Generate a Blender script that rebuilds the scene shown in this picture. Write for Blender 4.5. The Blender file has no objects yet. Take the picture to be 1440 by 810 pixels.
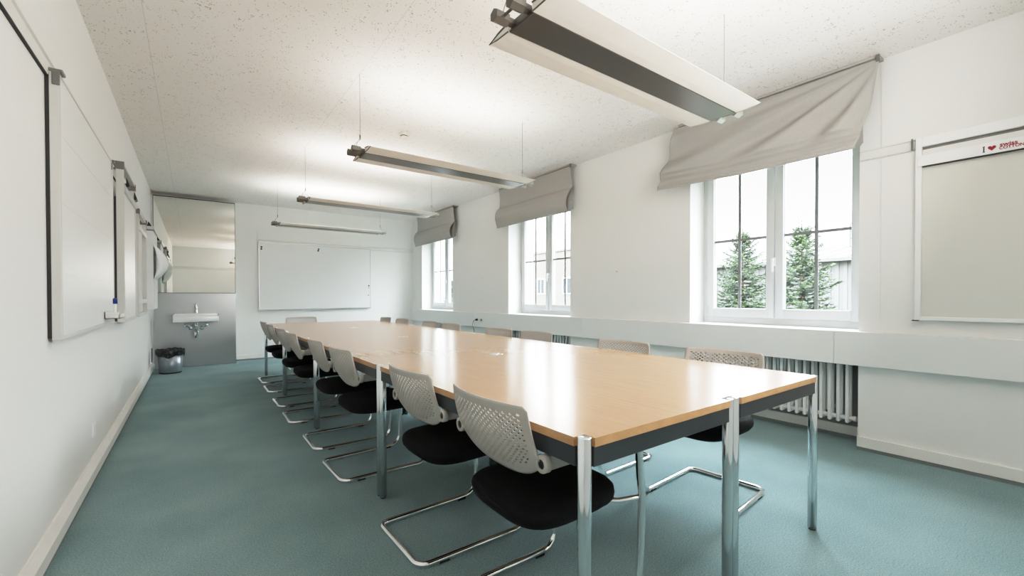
import bpy, bmesh, math, random
from math import sin, cos, pi, radians
from mathutils import Vector, Matrix
C = bpy.context.scene.collection
random.seed(7)

# ------------------------------------------------------------------ materials
def new_mat(name):
    m = bpy.data.materials.new(name); m.use_nodes = True
    nt = m.node_tree; b = nt.nodes['Principled BSDF']
    return m, nt, b
def mat(name, col, rough=.5, metal=0., spec=.5, noise=None, bump=None, coat=0., trans=0.):
    """plain procedural material: noise=(scale, amount) varies the colour, bump=(scale, strength)"""
    m, nt, b = new_mat(name)
    b.inputs['Roughness'].default_value = rough
    b.inputs['Metallic'].default_value = metal
    b.inputs['Specular IOR Level'].default_value = spec
    b.inputs['Coat Weight'].default_value = coat
    b.inputs['Coat Roughness'].default_value = .08
    tc = nt.nodes.new('ShaderNodeTexCoord')
    n = nt.nodes.new('ShaderNodeTexNoise')
    sc, am = noise or (6., .03)
    n.inputs['Scale'].default_value = sc; n.inputs['Detail'].default_value = 3
    nt.links.new(tc.outputs['Object'], n.inputs['Vector'])
    r = nt.nodes.new('ShaderNodeValToRGB')
    r.color_ramp.elements[0].color = tuple(c*(1-am) for c in col)+(1,)
    r.color_ramp.elements[1].color = tuple(min(1, c*(1+am)) for c in col)+(1,)
    r.color_ramp.elements[0].position = .3; r.color_ramp.elements[1].position = .7
    nt.links.new(n.outputs['Fac'], r.inputs['Fac'])
    nt.links.new(r.outputs['Color'], b.inputs['Base Color'])
    if bump:
        n2 = nt.nodes.new('ShaderNodeTexNoise'); n2.inputs['Scale'].default_value = bump[0]
        nt.links.new(tc.outputs['Object'], n2.inputs['Vector'])
        bp = nt.nodes.new('ShaderNodeBump'); bp.inputs['Strength'].default_value = bump[1]
        bp.inputs['Distance'].default_value = .004
        nt.links.new(n2.outputs['Fac'], bp.inputs['Height'])
        nt.links.new(bp.outputs['Normal'], b.inputs['Normal'])
    return m
M = {}
M['wall'] = mat('white_wall_paint', (.80, .80, .785), .75, noise=(1.2, .012), bump=(60, .15))
M['wallbox'] = mat('white_window_ledge_paint', (.77, .78, .77), .45, noise=(2, .015))
M['skirt'] = mat('white_skirting_paint', (.80, .79, .765), .5)
M['plinth'] = mat('grey_skirting_plinth', (.22, .25, .25), .7)
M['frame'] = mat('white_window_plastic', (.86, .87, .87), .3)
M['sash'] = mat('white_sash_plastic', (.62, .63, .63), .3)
M['muntin'] = mat('grey_glazing_bar', (.19, .195, .20), .5)
M['chrome'] = mat('chrome', (.86, .88, .89), .09, 1.)
M['chrome_leg'] = mat('chrome_table_leg', (.78, .81, .83), .14, 1.)
M['rail_steel'] = mat('dark_steel_table_rail', (.055, .065, .072), .35, .5)
M['black'] = mat('black_plastic', (.012, .012, .013), .45)
M['seat'] = mat('black_wool_upholstery', (.006, .006, .007), .92, spec=.2, noise=(220, .35), bump=(500, .3))
M['shell'] = mat('light_grey_chair_plastic', (.47, .445, .41), .42)
M['armplastic'] = mat('grey_arm_plastic', (.40, .39, .37), .45)
M['alu'] = mat('satin_aluminium', (.60, .61, .60), .35, .85)
M['alu_dark'] = mat('dark_aluminium', (.20, .20, .19), .45, .3)
M['board'] = mat('whiteboard_enamel', (.76, .77, .765), .38, spec=.3, noise=(1, .008))
M['board_beige'] = mat('projection_panel', (.70, .695, .65), .5, noise=(1, .01))
M['boardframe'] = mat('light_grey_frame', (.62, .62, .60), .45)
M['railwhite'] = mat('white_rail', (.74, .74, .72), .4)
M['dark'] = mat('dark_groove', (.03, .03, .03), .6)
M['paper'] = mat('white_paper', (.85, .86, .86), .8)
M['ceramic'] = mat('white_ceramic', (.84, .85, .85), .12, coat=.5)
M['bin'] = mat('blue_grey_metal_bin', (.30, .34, .37), .32, .75)
M['bag'] = mat('black_bin_bag', (.012, .013, .016), .22, noise=(30, .3), bump=(40, 1.))
M['blind'] = mat('grey_linen_blind', (.41, .40, .38), .9, spec=.15, noise=(160, .06), bump=(300, .3))
M['wing'] = mat('white_lamp_wing', (.80, .78, .74), .5)
M['lampdark'] = mat('lamp_dark_casting', (.16, .155, .14), .42, .5)
M['radiator'] = mat('white_radiator_enamel', (.80, .82, .82), .35)
M['blue'] = mat('blue_marker_cap', (.01, .05, .25), .4)
M['red'] = mat('dark_red_print', (.33, .008, .02), .6)
M['ink'] = mat('dark_green_print', (.01, .05, .035), .6)
M['plug'] = mat('cable_rubber', (.02, .022, .024), .5)
M['sensor'] = mat('ivory_detector_plastic', (.72, .68, .60), .45)
M['bark'] = mat('spruce_bark', (.07, .045, .03), .9, noise=(20, .4))
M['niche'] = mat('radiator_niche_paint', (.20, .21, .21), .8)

# needles: two greens
m, nt, b = new_mat('spruce_needles'); M['needle'] = m
b.inputs['Roughness'].default_value = .6
tc = nt.nodes.new('ShaderNodeTexCoord'); n = nt.nodes.new('ShaderNodeTexNoise'); n.inputs['Scale'].default_value = 5
r = nt.nodes.new('ShaderNodeValToRGB')
r.color_ramp.elements[0].color = (.003, .009, .003, 1); r.color_ramp.elements[0].position = .38
r.color_ramp.elements[1].color = (.026, .050, .006, 1); r.color_ramp.elements[1].position = .68
nt.links.new(tc.outputs['Object'], n.inputs['Vector']); nt.links.new(n.outputs['Fac'], r.inputs['Fac'])
nt.links.new(r.outputs['Color'], b.inputs['Base Color'])

# beech veneer: long fine grain along the table
m, nt, b = new_mat('beech_veneer'); M['wood'] = m
b.inputs['Roughness'].default_value = .24; b.inputs['Specular IOR Level'].default_value = .55
b.inputs['Coat Weight'].default_value = .35; b.inputs['Coat Roughness'].default_value = .16
tc = nt.nodes.new('ShaderNodeTexCoord'); mp = nt.nodes.new('ShaderNodeMapping')
mp.inputs['Scale'].default_value = (26, 1.6, 8)
n = nt.nodes.new('ShaderNodeTexNoise'); n.inputs['Scale'].default_value = 2.2; n.inputs['Detail'].default_value = 6
r = nt.nodes.new('ShaderNodeValToRGB')
r.color_ramp.elements[0].color = (.46, .265, .135, 1); r.color_ramp.elements[0].position = .25
r.color_ramp.elements[1].color = (.53, .32, .175, 1); r.color_ramp.elements[1].position = .8
nt.links.new(tc.outputs['Object'], mp.inputs['Vector']); nt.links.new(mp.outputs['Vector'], n.inputs['Vector'])
nt.links.new(n.outputs['Fac'], r.inputs['Fac']); nt.links.new(r.outputs['Color'], b.inputs['Base Color'])
M['woodedge'] = mat('beech_edge', (.50, .29, .14), .4, noise=(20, .1))

# carpet
m, nt, b = new_mat('teal_carpet'); M['carpet'] = m
b.inputs['Roughness'].default_value = .95; b.inputs['Specular IOR Level'].default_value = .1
tc = nt.nodes.new('ShaderNodeTexCoord')
n1 = nt.nodes.new('ShaderNodeTexNoise'); n1.inputs['Scale'].default_value = 170; n1.inputs['Detail'].default_value = 4
n2 = nt.nodes.new('ShaderNodeTexNoise'); n2.inputs['Scale'].default_value = 1.6; n2.inputs['Detail'].default_value = 5
mx = nt.nodes.new('ShaderNodeMath'); mx.operation = 'MULTIPLY_ADD'; mx.inputs[1].default_value = .45
r = nt.nodes.new('ShaderNodeValToRGB')
r.color_ramp.elements[0].color = (.158, .243, .252, 1); r.color_ramp.elements[0].position = .52
r.color_ramp.elements[1].color = (.315, .42, .427, 1); r.color_ramp.elements[1].position = .95
for q in (n1, n2): nt.links.new(tc.outputs['Object'], q.inputs['Vector'])
nt.links.new(n2.outputs['Fac'], mx.inputs[0]); nt.links.new(n1.outputs['Fac'], mx.inputs[2])
nt.links.new(mx.outputs[0], r.inputs['Fac']); nt.links.new(r.outputs['Color'], b.inputs['Base Color'])
bp = nt.nodes.new('ShaderNodeBump'); bp.inputs['Strength'].default_value = .5; bp.inputs['Distance'].default_value = .005
nt.links.new(n1.outputs['Fac'], bp.inputs['Height']); nt.links.new(bp.outputs['Normal'], b.inputs['Normal'])

# acoustic ceiling: pin-pricked mineral boards with thin joints
m, nt, b = new_mat('acoustic_ceiling'); M['ceiling'] = m
b.inputs['Roughness'].default_value = .9
tc = nt.nodes.new('ShaderNodeTexCoord'); sp = nt.nodes.new('ShaderNodeSeparateXYZ')
nt.links.new(tc.outputs['Object'], sp.inputs[0])
vo = nt.nodes.new('ShaderNodeTexVoronoi'); vo.inputs['Scale'].default_value = 62; vo.inputs['Randomness'].default_value = 1
nt.links.new(tc.outputs['Object'], vo.inputs['Vector'])
nz = nt.nodes.new('ShaderNodeTexNoise'); nz.inputs['Scale'].default_value = 24
nt.links.new(tc.outputs['Object'], nz.inputs['Vector'])
def math_node(op, a, bb=None):
    x = nt.nodes.new('ShaderNodeMath'); x.operation = op
    for i, v in enumerate((a, bb)):
        if v is None: continue
        if isinstance(v, (int, float)): x.inputs[i].default_value = v
        else: nt.links.new(v, x.inputs[i])
    return x.outputs[0]
thr = math_node('MULTIPLY', math_node('SUBTRACT', nz.outputs['Fac'], .32), .9)
hole = math_node('LESS_THAN', vo.outputs['Distance'], thr)
def joints(out, off, pitch, half):
    t = math_node('PINGPONG', math_node('ADD', out, off), pitch/2)
    return math_node('LESS_THAN', t, half)
jx = joints(sp.outputs['X'], .22, 1.25, .0016); jy = joints(sp.outputs['Y'], -.962, .625, .0010)
r = nt.nodes.new('ShaderNodeMix'); r.data_type = 'RGBA'
r.inputs['A'].default_value = (.84, .815, .79, 1); r.inputs['B'].default_value = (.46, .42, .375, 1)
nt.links.new(hole, r.inputs['Factor'])
r2 = nt.nodes.new('ShaderNodeMix'); r2.data_type = 'RGBA'; r2.inputs['B'].default_value = (.50, .48, .45, 1)
nt.links.new(math_node('MULTIPLY', math_node('MAXIMUM', jx, math_node('MULTIPLY', jy, .35)), .6), r2.inputs['Factor'])
nt.links.new(r.outputs['Result'], r2.inputs['A']); nt.links.new(r2.outputs['Result'], b.inputs['Base Color'])
bp = nt.nodes.new('ShaderNodeBump'); bp.inputs['Strength'].default_value = .3; bp.inputs['Distance'].default_value = .003; bp.invert = True
nt.links.new(hole, bp.inputs['Height']); nt.links.new(bp.outputs['Normal'], b.inputs['Normal'])

# brushed steel splash panel
m, nt, b = new_mat('brushed_steel_panel'); M['steel'] = m
b.inputs['Metallic'].default_value = .85; b.inputs['Roughness'].default_value = .3
tc = nt.nodes.new('ShaderNodeTexCoord'); mp = nt.nodes.new('ShaderNodeMapping'); mp.inputs['Scale'].default_value = (2, 2, 140)
n = nt.nodes.new('ShaderNodeTexNoise'); n.inputs['Scale'].default_value = 3
r = nt.nodes.new('ShaderNodeValToRGB')
r.color_ramp.elements[0].color = (.44, .46, .47, 1); r.color_ramp.elements[1].color = (.52, .54, .55, 1)
nt.links.new(tc.outputs['Object'], mp.inputs['Vector']); nt.links.new(mp.outputs['Vector'], n.inputs['Vector'])
nt.links.new(n.outputs['Fac'], r.inputs['Fac']); nt.links.new(r.outputs['Color'], b.inputs['Base Color'])
# mirror
m, nt, b = new_mat('mirror_glass'); M['mirror'] = m
b.inputs['Metallic'].default_value = 1; b.inputs['Roughness'].default_value = .01; b.inputs['Base Color'].default_value = (.80, .81, .77, 1)
# window glass: thin, clear, faint reflection
m, nt, b = new_mat('window_glass'); M['glass'] = m
nt.nodes.remove(b); out = nt.nodes['Material Output']
tr = nt.nodes.new('ShaderNodeBsdfTransparent'); gl = nt.nodes.new('ShaderNodeBsdfGlossy'); gl.inputs['Roughness'].default_value = .02
lw = nt.nodes.new('ShaderNodeLayerWeight'); lw.inputs['Blend'].default_value = .5
pw = nt.nodes.new('ShaderNodeMath'); pw.operation = 'POWER'; pw.inputs[1].default_value = 5; nt.links.new(lw.outputs['Facing'], pw.inputs[0])
fr = nt.nodes.new('ShaderNodeMath'); fr.operation = 'MULTIPLY_ADD'; fr.inputs[1].default_value = .6; fr.inputs[2].default_value = .03; nt.links.new(pw.outputs[0], fr.inputs[0])
mxs = nt.nodes.new('ShaderNodeMixShader'); tr.inputs['Color'].default_value = (.95, .97, .97, 1)
nt.links.new(fr.outputs[0], mxs.inputs[0]); nt.links.new(tr.outputs[0], mxs.inputs[1]); nt.links.new(gl.outputs[0], mxs.inputs[2])
nt.links.new(mxs.outputs[0], out.inputs['Surface'])
# louvre strip of the lamps: fine cross ribs
m, nt, b = new_mat('lamp_louvre'); M['louvre'] = m
b.inputs['Roughness'].default_value = .3; b.inputs['Metallic'].default_value = .65
tc = nt.nodes.new('ShaderNodeTexCoord'); wv = nt.nodes.new('ShaderNodeTexWave'); wv.inputs['Scale'].default_value = 42; wv.bands_direction = 'X'
r = nt.nodes.new('ShaderNodeValToRGB'); r.color_ramp.elements[0].color = (.075, .068, .06, 1); r.color_ramp.elements[1].color = (.17, .16, .145, 1)
nt.links.new(tc.outputs['Object'], wv.inputs['Vector']); nt.links.new(wv.outputs['Fac'], r.inputs['Fac']); nt.links.new(r.outputs['Color'], b.inputs['Base Color'])
# outside
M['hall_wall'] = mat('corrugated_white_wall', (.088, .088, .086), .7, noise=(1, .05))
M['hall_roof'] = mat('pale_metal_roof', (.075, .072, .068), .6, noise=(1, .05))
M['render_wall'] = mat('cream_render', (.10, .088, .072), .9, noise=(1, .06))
M['dark_glass'] = mat('dark_window_glass', (.03, .035, .04), .1)
M['ground'] = mat('lawn', (.03, .045, .018), .95, noise=(3, .3))

# ------------------------------------------------------------------ mesh builder
class MB:
    def __init__(s): s.v = []; s.f = []; s.sm = []; s.mi = []; s.cur = 0
    def add(s, vs, fs, smooth=False):
        o = len(s.v); s.v += [tuple(v) for v in vs]
        for f in fs: s.f.append(tuple(i+o for i in f)); s.sm.append(smooth); s.mi.append(s.cur)
        return s
    def box(s, x0, x1, y0, y1, z0, z1):
        vs = [(x, y, z) for x in (x0, x1) for y in (y0, y1) for z in (z0, z1)]
        return s.add(vs, [(0,1,3,2), (4,6,7,5), (0,4,5,1), (2,3,7,6), (0,2,6,4), (1,5,7,3)])
    def rbox(s, x0, x1, y0, y1, z0, z1, r=.004, n=2):
        bm = bmesh.new(); bmesh.ops.create_cube(bm, size=1)
        for v in bm.verts: v.co = Vector(((x0+x1)/2+v.co.x*(x1-x0), (y0+y1)/2+v.co.y*(y1-y0), (z0+z1)/2+v.co.z*(z1-z0)))
        bmesh.ops.bevel(bm, geom=list(bm.edges), offset=r, segments=n, affect='EDGES', profile=.5)
        bm.verts.index_update()
        s.add([v.co[:] for v in bm.verts], [[v.index for v in f.verts] for f in bm.faces], n > 1); bm.free(); return s
    def tube(s, pts, r, n=12, caps=True, closed=False):
        pts = [Vector(p) for p in pts]; N = len(pts); rings = []
        T = []
        for i in range(N):
            a = pts[i-1] if (i > 0 or closed) else pts[i]; c = pts[(i+1) % N] if (i < N-1 or closed) else pts[i]
            T.append((c-a).normalized())
        up = Vector((0, 0, 1)) if abs(T[0].z) < .9 else Vector((1, 0, 0))
        u = T[0].cross(up).normalized()
        vs = []
        for i in range(N):
            u = (u - T[i]*u.dot(T[i])).normalized(); w = T[i].cross(u)
            rr = r[i] if isinstance(r, (list, tuple)) else r
            vs += [pts[i]+u*cos(2*pi*k/n)*rr+w*sin(2*pi*k/n)*rr for k in range(n)]
        fs = []
        for i in range(N if closed else N-1):
            j = (i+1) % N
            fs += [(i*n+k, i*n+(k+1) % n, j*n+(k+1) % n, j*n+k) for k in range(n)]
        s.add(vs, fs, True)
        if caps and not closed:
            s.add([vs[k] for k in range(n)], [tuple(range(n-1, -1, -1))]); s.add([vs[(N-1)*n+k] for k in range(n)], [tuple(range(n))])
        return s
    def cyl(s, p, q, r, n=16, r2=None): return s.tube([p, q], [r, r if r2 is None else r2], n)
    def lathe(s, c, prof, n=32, axis='Z', smooth=True):
        vs = []
        for (r, h) in prof:
            for k in range(n):
                a = 2*pi*k/n; d = (r*cos(a), r*sin(a), h)
                if axis == 'X': d = (h, r*cos(a), r*sin(a))
                if axis == 'Y': d = (r*sin(a), h, r*cos(a))
                vs.append((c[0]+d[0], c[1]+d[1], c[2]+d[2]))
        fs = [(i*n+k, i*n+(k+1) % n, (i+1)*n+(k+1) % n, (i+1)*n+k) for i in range(len(prof)-1) for k in range(n)]
        return s.add(vs, fs, smooth)
    def prism(s, poly, fn, a, b_, smooth=False):
        """poly: 2-D points, fn(p, h) -> xyz; extruded from a to b_"""
        n = len(poly); vs = [fn(p, a) for p in poly]+[fn(p, b_) for p in poly]
        s.add(vs, [(k, (k+1) % n, n+(k+1) % n, n+k) for k in range(n)], smooth)
        s.add(vs[:n], [tuple(range(n-1, -1, -1))]); s.add(vs[n:], [tuple(range(n))]); return s
    def sphere(s, c, r, n=12):
        return s.lathe(c, [(max(1e-5, r*sin(pi*i/8)), -r*cos(pi*i/8)) for i in range(9)], n)
    def build(s, name, mats, parent=None, weld=True):
        me = bpy.data.meshes.new(name); me.from_pydata(s.v, [], s.f); me.update()
        mats = mats if isinstance(mats, (list, tuple)) else [mats]
        for x in mats: me.materials.append(M[x] if isinstance(x, str) else x)
        for p, sm, mi in zip(me.polygons, s.sm, s.mi): p.use_smooth = sm; p.material_index = mi
        bm = bmesh.new(); bm.from_mesh(me); bmesh.ops.recalc_face_normals(bm, faces=bm.faces); bm.to_mesh(me); bm.free()
        o = bpy.data.objects.new(name, me); C.objects.link(o)
        if parent: o.parent = parent
        return o
def tag(o, label, cat, group=None):
    o['label'] = label; o['category'] = cat
    if group: o['group'] = group
    return o
def thing(name, label, cat, loc=(0, 0, 0), rz=0, group=None):
    o = bpy.data.objects.new(name, None); C.objects.link(o); o.location = loc; o.rotation_euler = (0, 0, rz)
    o.empty_display_size = .1
    return tag(o, label, cat, group)
def struct(name, mb, m, parent=None, label=None):
    o = mb.build(name, m, parent)
    if not parent: o['kind'] = 'structure'
    if label: o['label'] = label
    return o
def copy_tree(o, parent=None):
    c = o.copy(); C.objects.link(c)
    if parent: c.parent = parent
    for ch in [x for x in bpy.data.objects if x.parent is o]: copy_tree(ch, c)
    return c
def arc(c, r, a0, a1, n, f):   # arc in a plane, f(u,v)->xyz
    return [f(c[0]+r*cos(a0+(a1-a0)*i/n), c[1]+r*sin(a0+(a1-a0)*i/n)) for i in range(n+1)]

# ------------------------------------------------------------------ room
XL, XR, YB, YF, H = -.52, 3.96, 9.14, -.45, 2.81
WIN = [(1.08, 2.43), (4.12, 5.49), (7.29, 8.65)]
SILL, HEAD, XG, XO = .87, 2.42, 4.20, 4.45
struct('floor', MB().box(XL-.15, XO, YF-.15, YB+.15, -.12, 0), 'carpet')
struct('ceiling', MB().box(XL-.15, XO, YF-.15, YB+.15, H, H+.12), 'ceiling')
struct('wall_left', MB().box(XL-.15, XL, YF-.15, YB+.15, 0, H), 'wall')
struct('wall_back', MB().box(XL, XR, YB, YB+.15, 0, H), 'wall')
struct('wall_front', MB().box(XL, XR, YF-.15, YF, 0, H), 'wall')
w = MB()
ys = [YF-.15]+[y for p in WIN for y in p]+[YB+.15]
for i in range(0, len(ys), 2): w.box(XR, XO, ys[i], ys[i+1], 0, H)
for a, b_ in WIN:
    w.box(XG+.09, XO, a, b_, 0, SILL); w.box(XR, XO, a, b_, HEAD, H)
struct('wall_right', w, 'wall')
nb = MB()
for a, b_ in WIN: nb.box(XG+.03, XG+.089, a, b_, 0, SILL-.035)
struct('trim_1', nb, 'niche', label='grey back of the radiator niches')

# sill duct along the window wall
lg = MB(); seams = [YF, 1.215, 3.85, 6.45, YB]
for a, b_ in zip(seams, seams[1:]): lg.rbox(3.90, 3.959, a+.001, b_-.001, .622, SILL, .003, 1)
struct('trim_2', lg, 'wallbox', label='long white boxed ledge running below the windows')
for i, (a, b_) in enumerate(WIN):
    struct('trim_%d' % (3+i), MB().rbox(3.958, XG+.09, a-.002, b_+.002, SILL-.032, SILL+.002, .003, 1), 'frame', label='white window sill board')

# skirtings
def skirting(name, pieces):
    o = MB(); q = MB()
    for (x0, y0, x1, y1, nx, ny) in pieces:   # line on the wall, normal into the room
        for (mb, d, z0, z1) in ((o, .022, .026, .098), (q, .016, 0, .026)):
            mb.box(min(x0, x1, x0+nx*d, x1+nx*d), max(x0, x1, x0+nx*d, x1+nx*d), min(y0, y1, y0+ny*d, y1+ny*d), max(y0, y1, y0+ny*d, y1+ny*d), z0, z1)
    s_ = struct(name, o, 'skirt'); q.build('plinth', 'plinth', s_)
# the left skirting is a deeper cable duct with a chamfered top
sk = MB().prism([(0, .03), (.036, .03), (.036, .085), (.012, .115), (0, .115)], lambda p, h: (XL+p[0], h, p[1]), YF, 8.82)
s_ = struct('baseboard_left', sk, 'skirt')
MB().box(XL, XL+.028, YF, 8.82, 0, .03).build('plinth', 'plinth', s_)
skirting('baseboard_back', [(.61, YB, 3.96, YB, 0, -1)])
skirting('baseboard_front', [(XL+.04, YF, 3.93, YF, 0, 1)])
pcs = []
for i in range(0, len(ys), 2):
    a = max(ys[i], YF+.025); b_ = min(ys[i+1], YB-.025)
    pcs.append((XR, a, XR, b_, -1, 0))
for a, b_ in WIN: pcs.append((XG+.03, a+.001, XG+.03, b_-.001, -1, 0))
skirting('baseboard_right', pcs)

# ------------------------------------------------------------------ windows
def window(n, a, b_):
    cy = (a+b_)/2; z0, z1 = SILL, HEAD; x0, x1 = XG+.005, XG+.075
    f = MB()
    f.rbox(x0, x1, a, a+.055, z0, z1, .004, 1); f.rbox(x0, x1, b_-.055, b_, z0, z1, .004, 1)
    f.rbox(x0, x1, a+.055, b_-.055, z0, z0+.075, .004, 1); f.rbox(x0, x1, a+.055, b_-.055, z1-.05, z1, .004, 1)
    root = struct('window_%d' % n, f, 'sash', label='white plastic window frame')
    for s_, (p, q) in enumerate(((a+.045, cy-.004), (cy+.004, b_-.045))):
        sx0, sx1 = XG-.012, XG+.05; t = .068; zb, zt = z0+.06, z1-.03
        g = MB()
        g.rbox(sx0, sx1, p, p+t, zb, zt, .006, 2); g.rbox(sx0, sx1, q-t, q, zb, zt, .006, 2)
        g.rbox(sx0, sx1, p+t-.004, q-t+.004, zb, zb+.085, .006, 2); g.rbox(sx0, sx1, p+t-.004, q-t+.004, zt-.075, zt, .006, 2)
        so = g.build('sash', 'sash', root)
        MB().box(XG+.018, XG+.024, p+t-.01, q-t+.01, zb+.07, zt-.06).build('pane', 'glass', so)
        m_ = MB(); my = (p+q)/2
        m_.box(XG+.010, XG+.017, my-.013, my+.013, zb+.08, zt-.07); m_.box(XG+.0105, XG+.0165, p+t-.004, q-t+.004, 1.668-.012, 1.668+.012)
        gy0, gy1, gz0, gz1 = p+t-.003, q-t+.003, zb+.083, zt-.073   # dark gasket
        for (c0, c1, d0, d1) in ((gy0, gy0+.006, gz0, gz1), (gy1-.006, gy1, gz0, gz1), (gy0, gy1, gz0, gz0+.006), (gy0, gy1, gz1-.006, gz1)):
            m_.box(XG+.008, XG+.017, c0, c1, d0, d1)
        m_.build('glazing_bars', 'muntin', so)
        hy = p+.012 if s_ == 0 else q-.012
        MB().cyl((sx0-.006, hy, zb+.03), (sx0-.006, hy, zb+.11), .006, 8).build('hinge', 'alu', so)
    h = MB().rbox(XG-.020, XG-.012, cy-.016, cy+.016, 1.40, 1.475, .003, 1)
    h.cyl((XG-.02, cy, 1.455), (XG-.05, cy, 1.455), .009, 10); h.rbox(XG-.060, XG-.044, cy-.010, cy+.010, 1.345, 1.468, .006, 2)
    h.build('window_handle', 'frame', root)
for i, (a, b_) in enumerate(WIN): window(i+1, a, b_)

# ------------------------------------------------------------------ radiators
def radiator(a, b_, label):
    n = int((b_-a-.14)/.0575)
    t = thing('radiator', label, 'radiator', (4.06, a, 0), 0, 'column radiators under the windows')
    y0 = .085
    c = MB()
    for i in range(n):
        y = y0+i*.0575
        for x in (-.035, .035): c.tube([(x, y, .165), (x, y, .185), (x, y, .77), (x, y, .79)], [.010, .0125, .0125, .010], 10)
        for z in (.175, .78): c.cyl((-.036, y, z), (.036, y, z), .014, 8)
    c.build('columns', 'radiator', t)
    hd = MB()
    for z in (.195, .765): hd.cyl((0, y0-.035, z), (0, y0+(n-1)*.0575+.035, z), .017, 12)
    hd.cyl((0, y0-.05, .195), (0, y0-.03, .195), .021, 8)
    hd.build('header_pipe', 'radiator', t)
    for y in (y0+.15, y0+(n-3)*.0575):
        br = MB(); br.box(.048, .17, y-.012, y+.012, .70, .73); br.box(.048, .17, y-.012, y+.012, .22, .25); br.box(.05, .058, y-.012, y+.012, .22, .73)
        br.build('bracket', 'radiator', t)
radiator(*WIN[0], 'white column radiator in the niche under the nearest window')
radiator(*WIN[1], 'white column radiator under the middle window, mostly hidden behind chair backs')
radiator(*WIN[2], 'white column radiator under the farthest window, behind the table')

# ------------------------------------------------------------------ tables
TX, TY, TW, TL, HT, LR = .835, .815, .80, 1.60, .745, .0195
def make_table():
    t = thing('conference_table', '', 'table')
    poly = []
    rr = LR+.0015; ins = .0205
    import itertools
    for (cx, cy, a0) in ((0, 0, 90), (TW, 0, 180), (TW, TL, 270), (0, TL, 0)):
        sx = 1 if cx == 0 else -1; sy = 1 if cy == 0 else -1
        px, py = cx+sx*ins, cy+sy*ins
        # square notch with rounded inner corner following the leg
        inner = (px+sx*rr, py+sy*rr)
        A = [(cx+sx*0.0, inner[1]), (px+sx*rr*.55, inner[1]), (px+sx*rr*.9, py+sy*rr*.9), (inner[0], py+sy*rr*.55), (inner[0], cy)]
        if (cx == 0) == (cy == 0): pass
        else: A = A[::-1]
        poly += A
    # order: (0,0) notch goes left edge -> bottom edge
    MBt = MB()
    MBt.prism(poly, lambda p, h: (p[0], p[1], h), HT-.0235, HT-.0005)
    MBt.cur = 1; MBt.prism([(p[0]*.9985+.0006, p[1]*.999+.0008) for p in poly], lambda p, h: (p[0], p[1], h), HT-.026, HT-.0238)
    top = MBt.build('tabletop', ['wood', 'woodedge'], t)
    for p in top.data.polygons:
        if abs(p.normal.z) < .5: p.material_index = 1
    for cx in (ins, TW-ins):
        for cy in (ins, TL-ins):
            l = MB().lathe((cx, cy, 0), [(1e-4, .008), (LR, .008), (LR, HT-.001), (LR-.0015, HT+.001), (1e-4, HT+.001)], 24)
            lo = l.build('leg', 'chrome_leg', t)
            MB().lathe((cx, cy, 0), [(1e-4, 0), (.016, 0), (.017, .008), (1e-4, .0085)], 16).build('foot', 'black', lo)
    z0, z1, d = HT-.082, HT-.0265, .004
    for y in (d, TL-d-.026): MB().rbox(2*ins, TW-2*ins, y, y+.026, z0, z1, .002, 1).build('rail', 'rail_steel', t)
    for x in (d, TW-d-.026): MB().rbox(x, x+.026, 2*ins, TL-2*ins, z0, z1, .002, 1).build('rail', 'rail_steel', t)
    return t
tproto = make_table()
tl = [['beech conference table at the near left corner, with the two largest chairs at its left',
       'beech conference table at the near right corner, in front of the nearest radiator'],
      ['beech conference table second from the camera in the left column of the table block',
       'beech conference table second from the camera in the right column of the table block'],
      ['beech conference table third from the camera in the left column of the table block',
       'beech conference table third from the camera in the right column of the table block'],
      ['farthest beech conference table in the left column, nearest the sink',
       'farthest beech conference table in the right column, toward the far window']]
for r_ in range(4):
    for c_ in range(2):
        o = tproto if (r_ == 0 and c_ == 0) else copy_tree(tproto)
        o.location = (TX+c_*TW, TY+r_*TL, 0); o['label'] = tl[r_][c_]; o['group'] = 'conference tables pushed together into one block'

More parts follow.
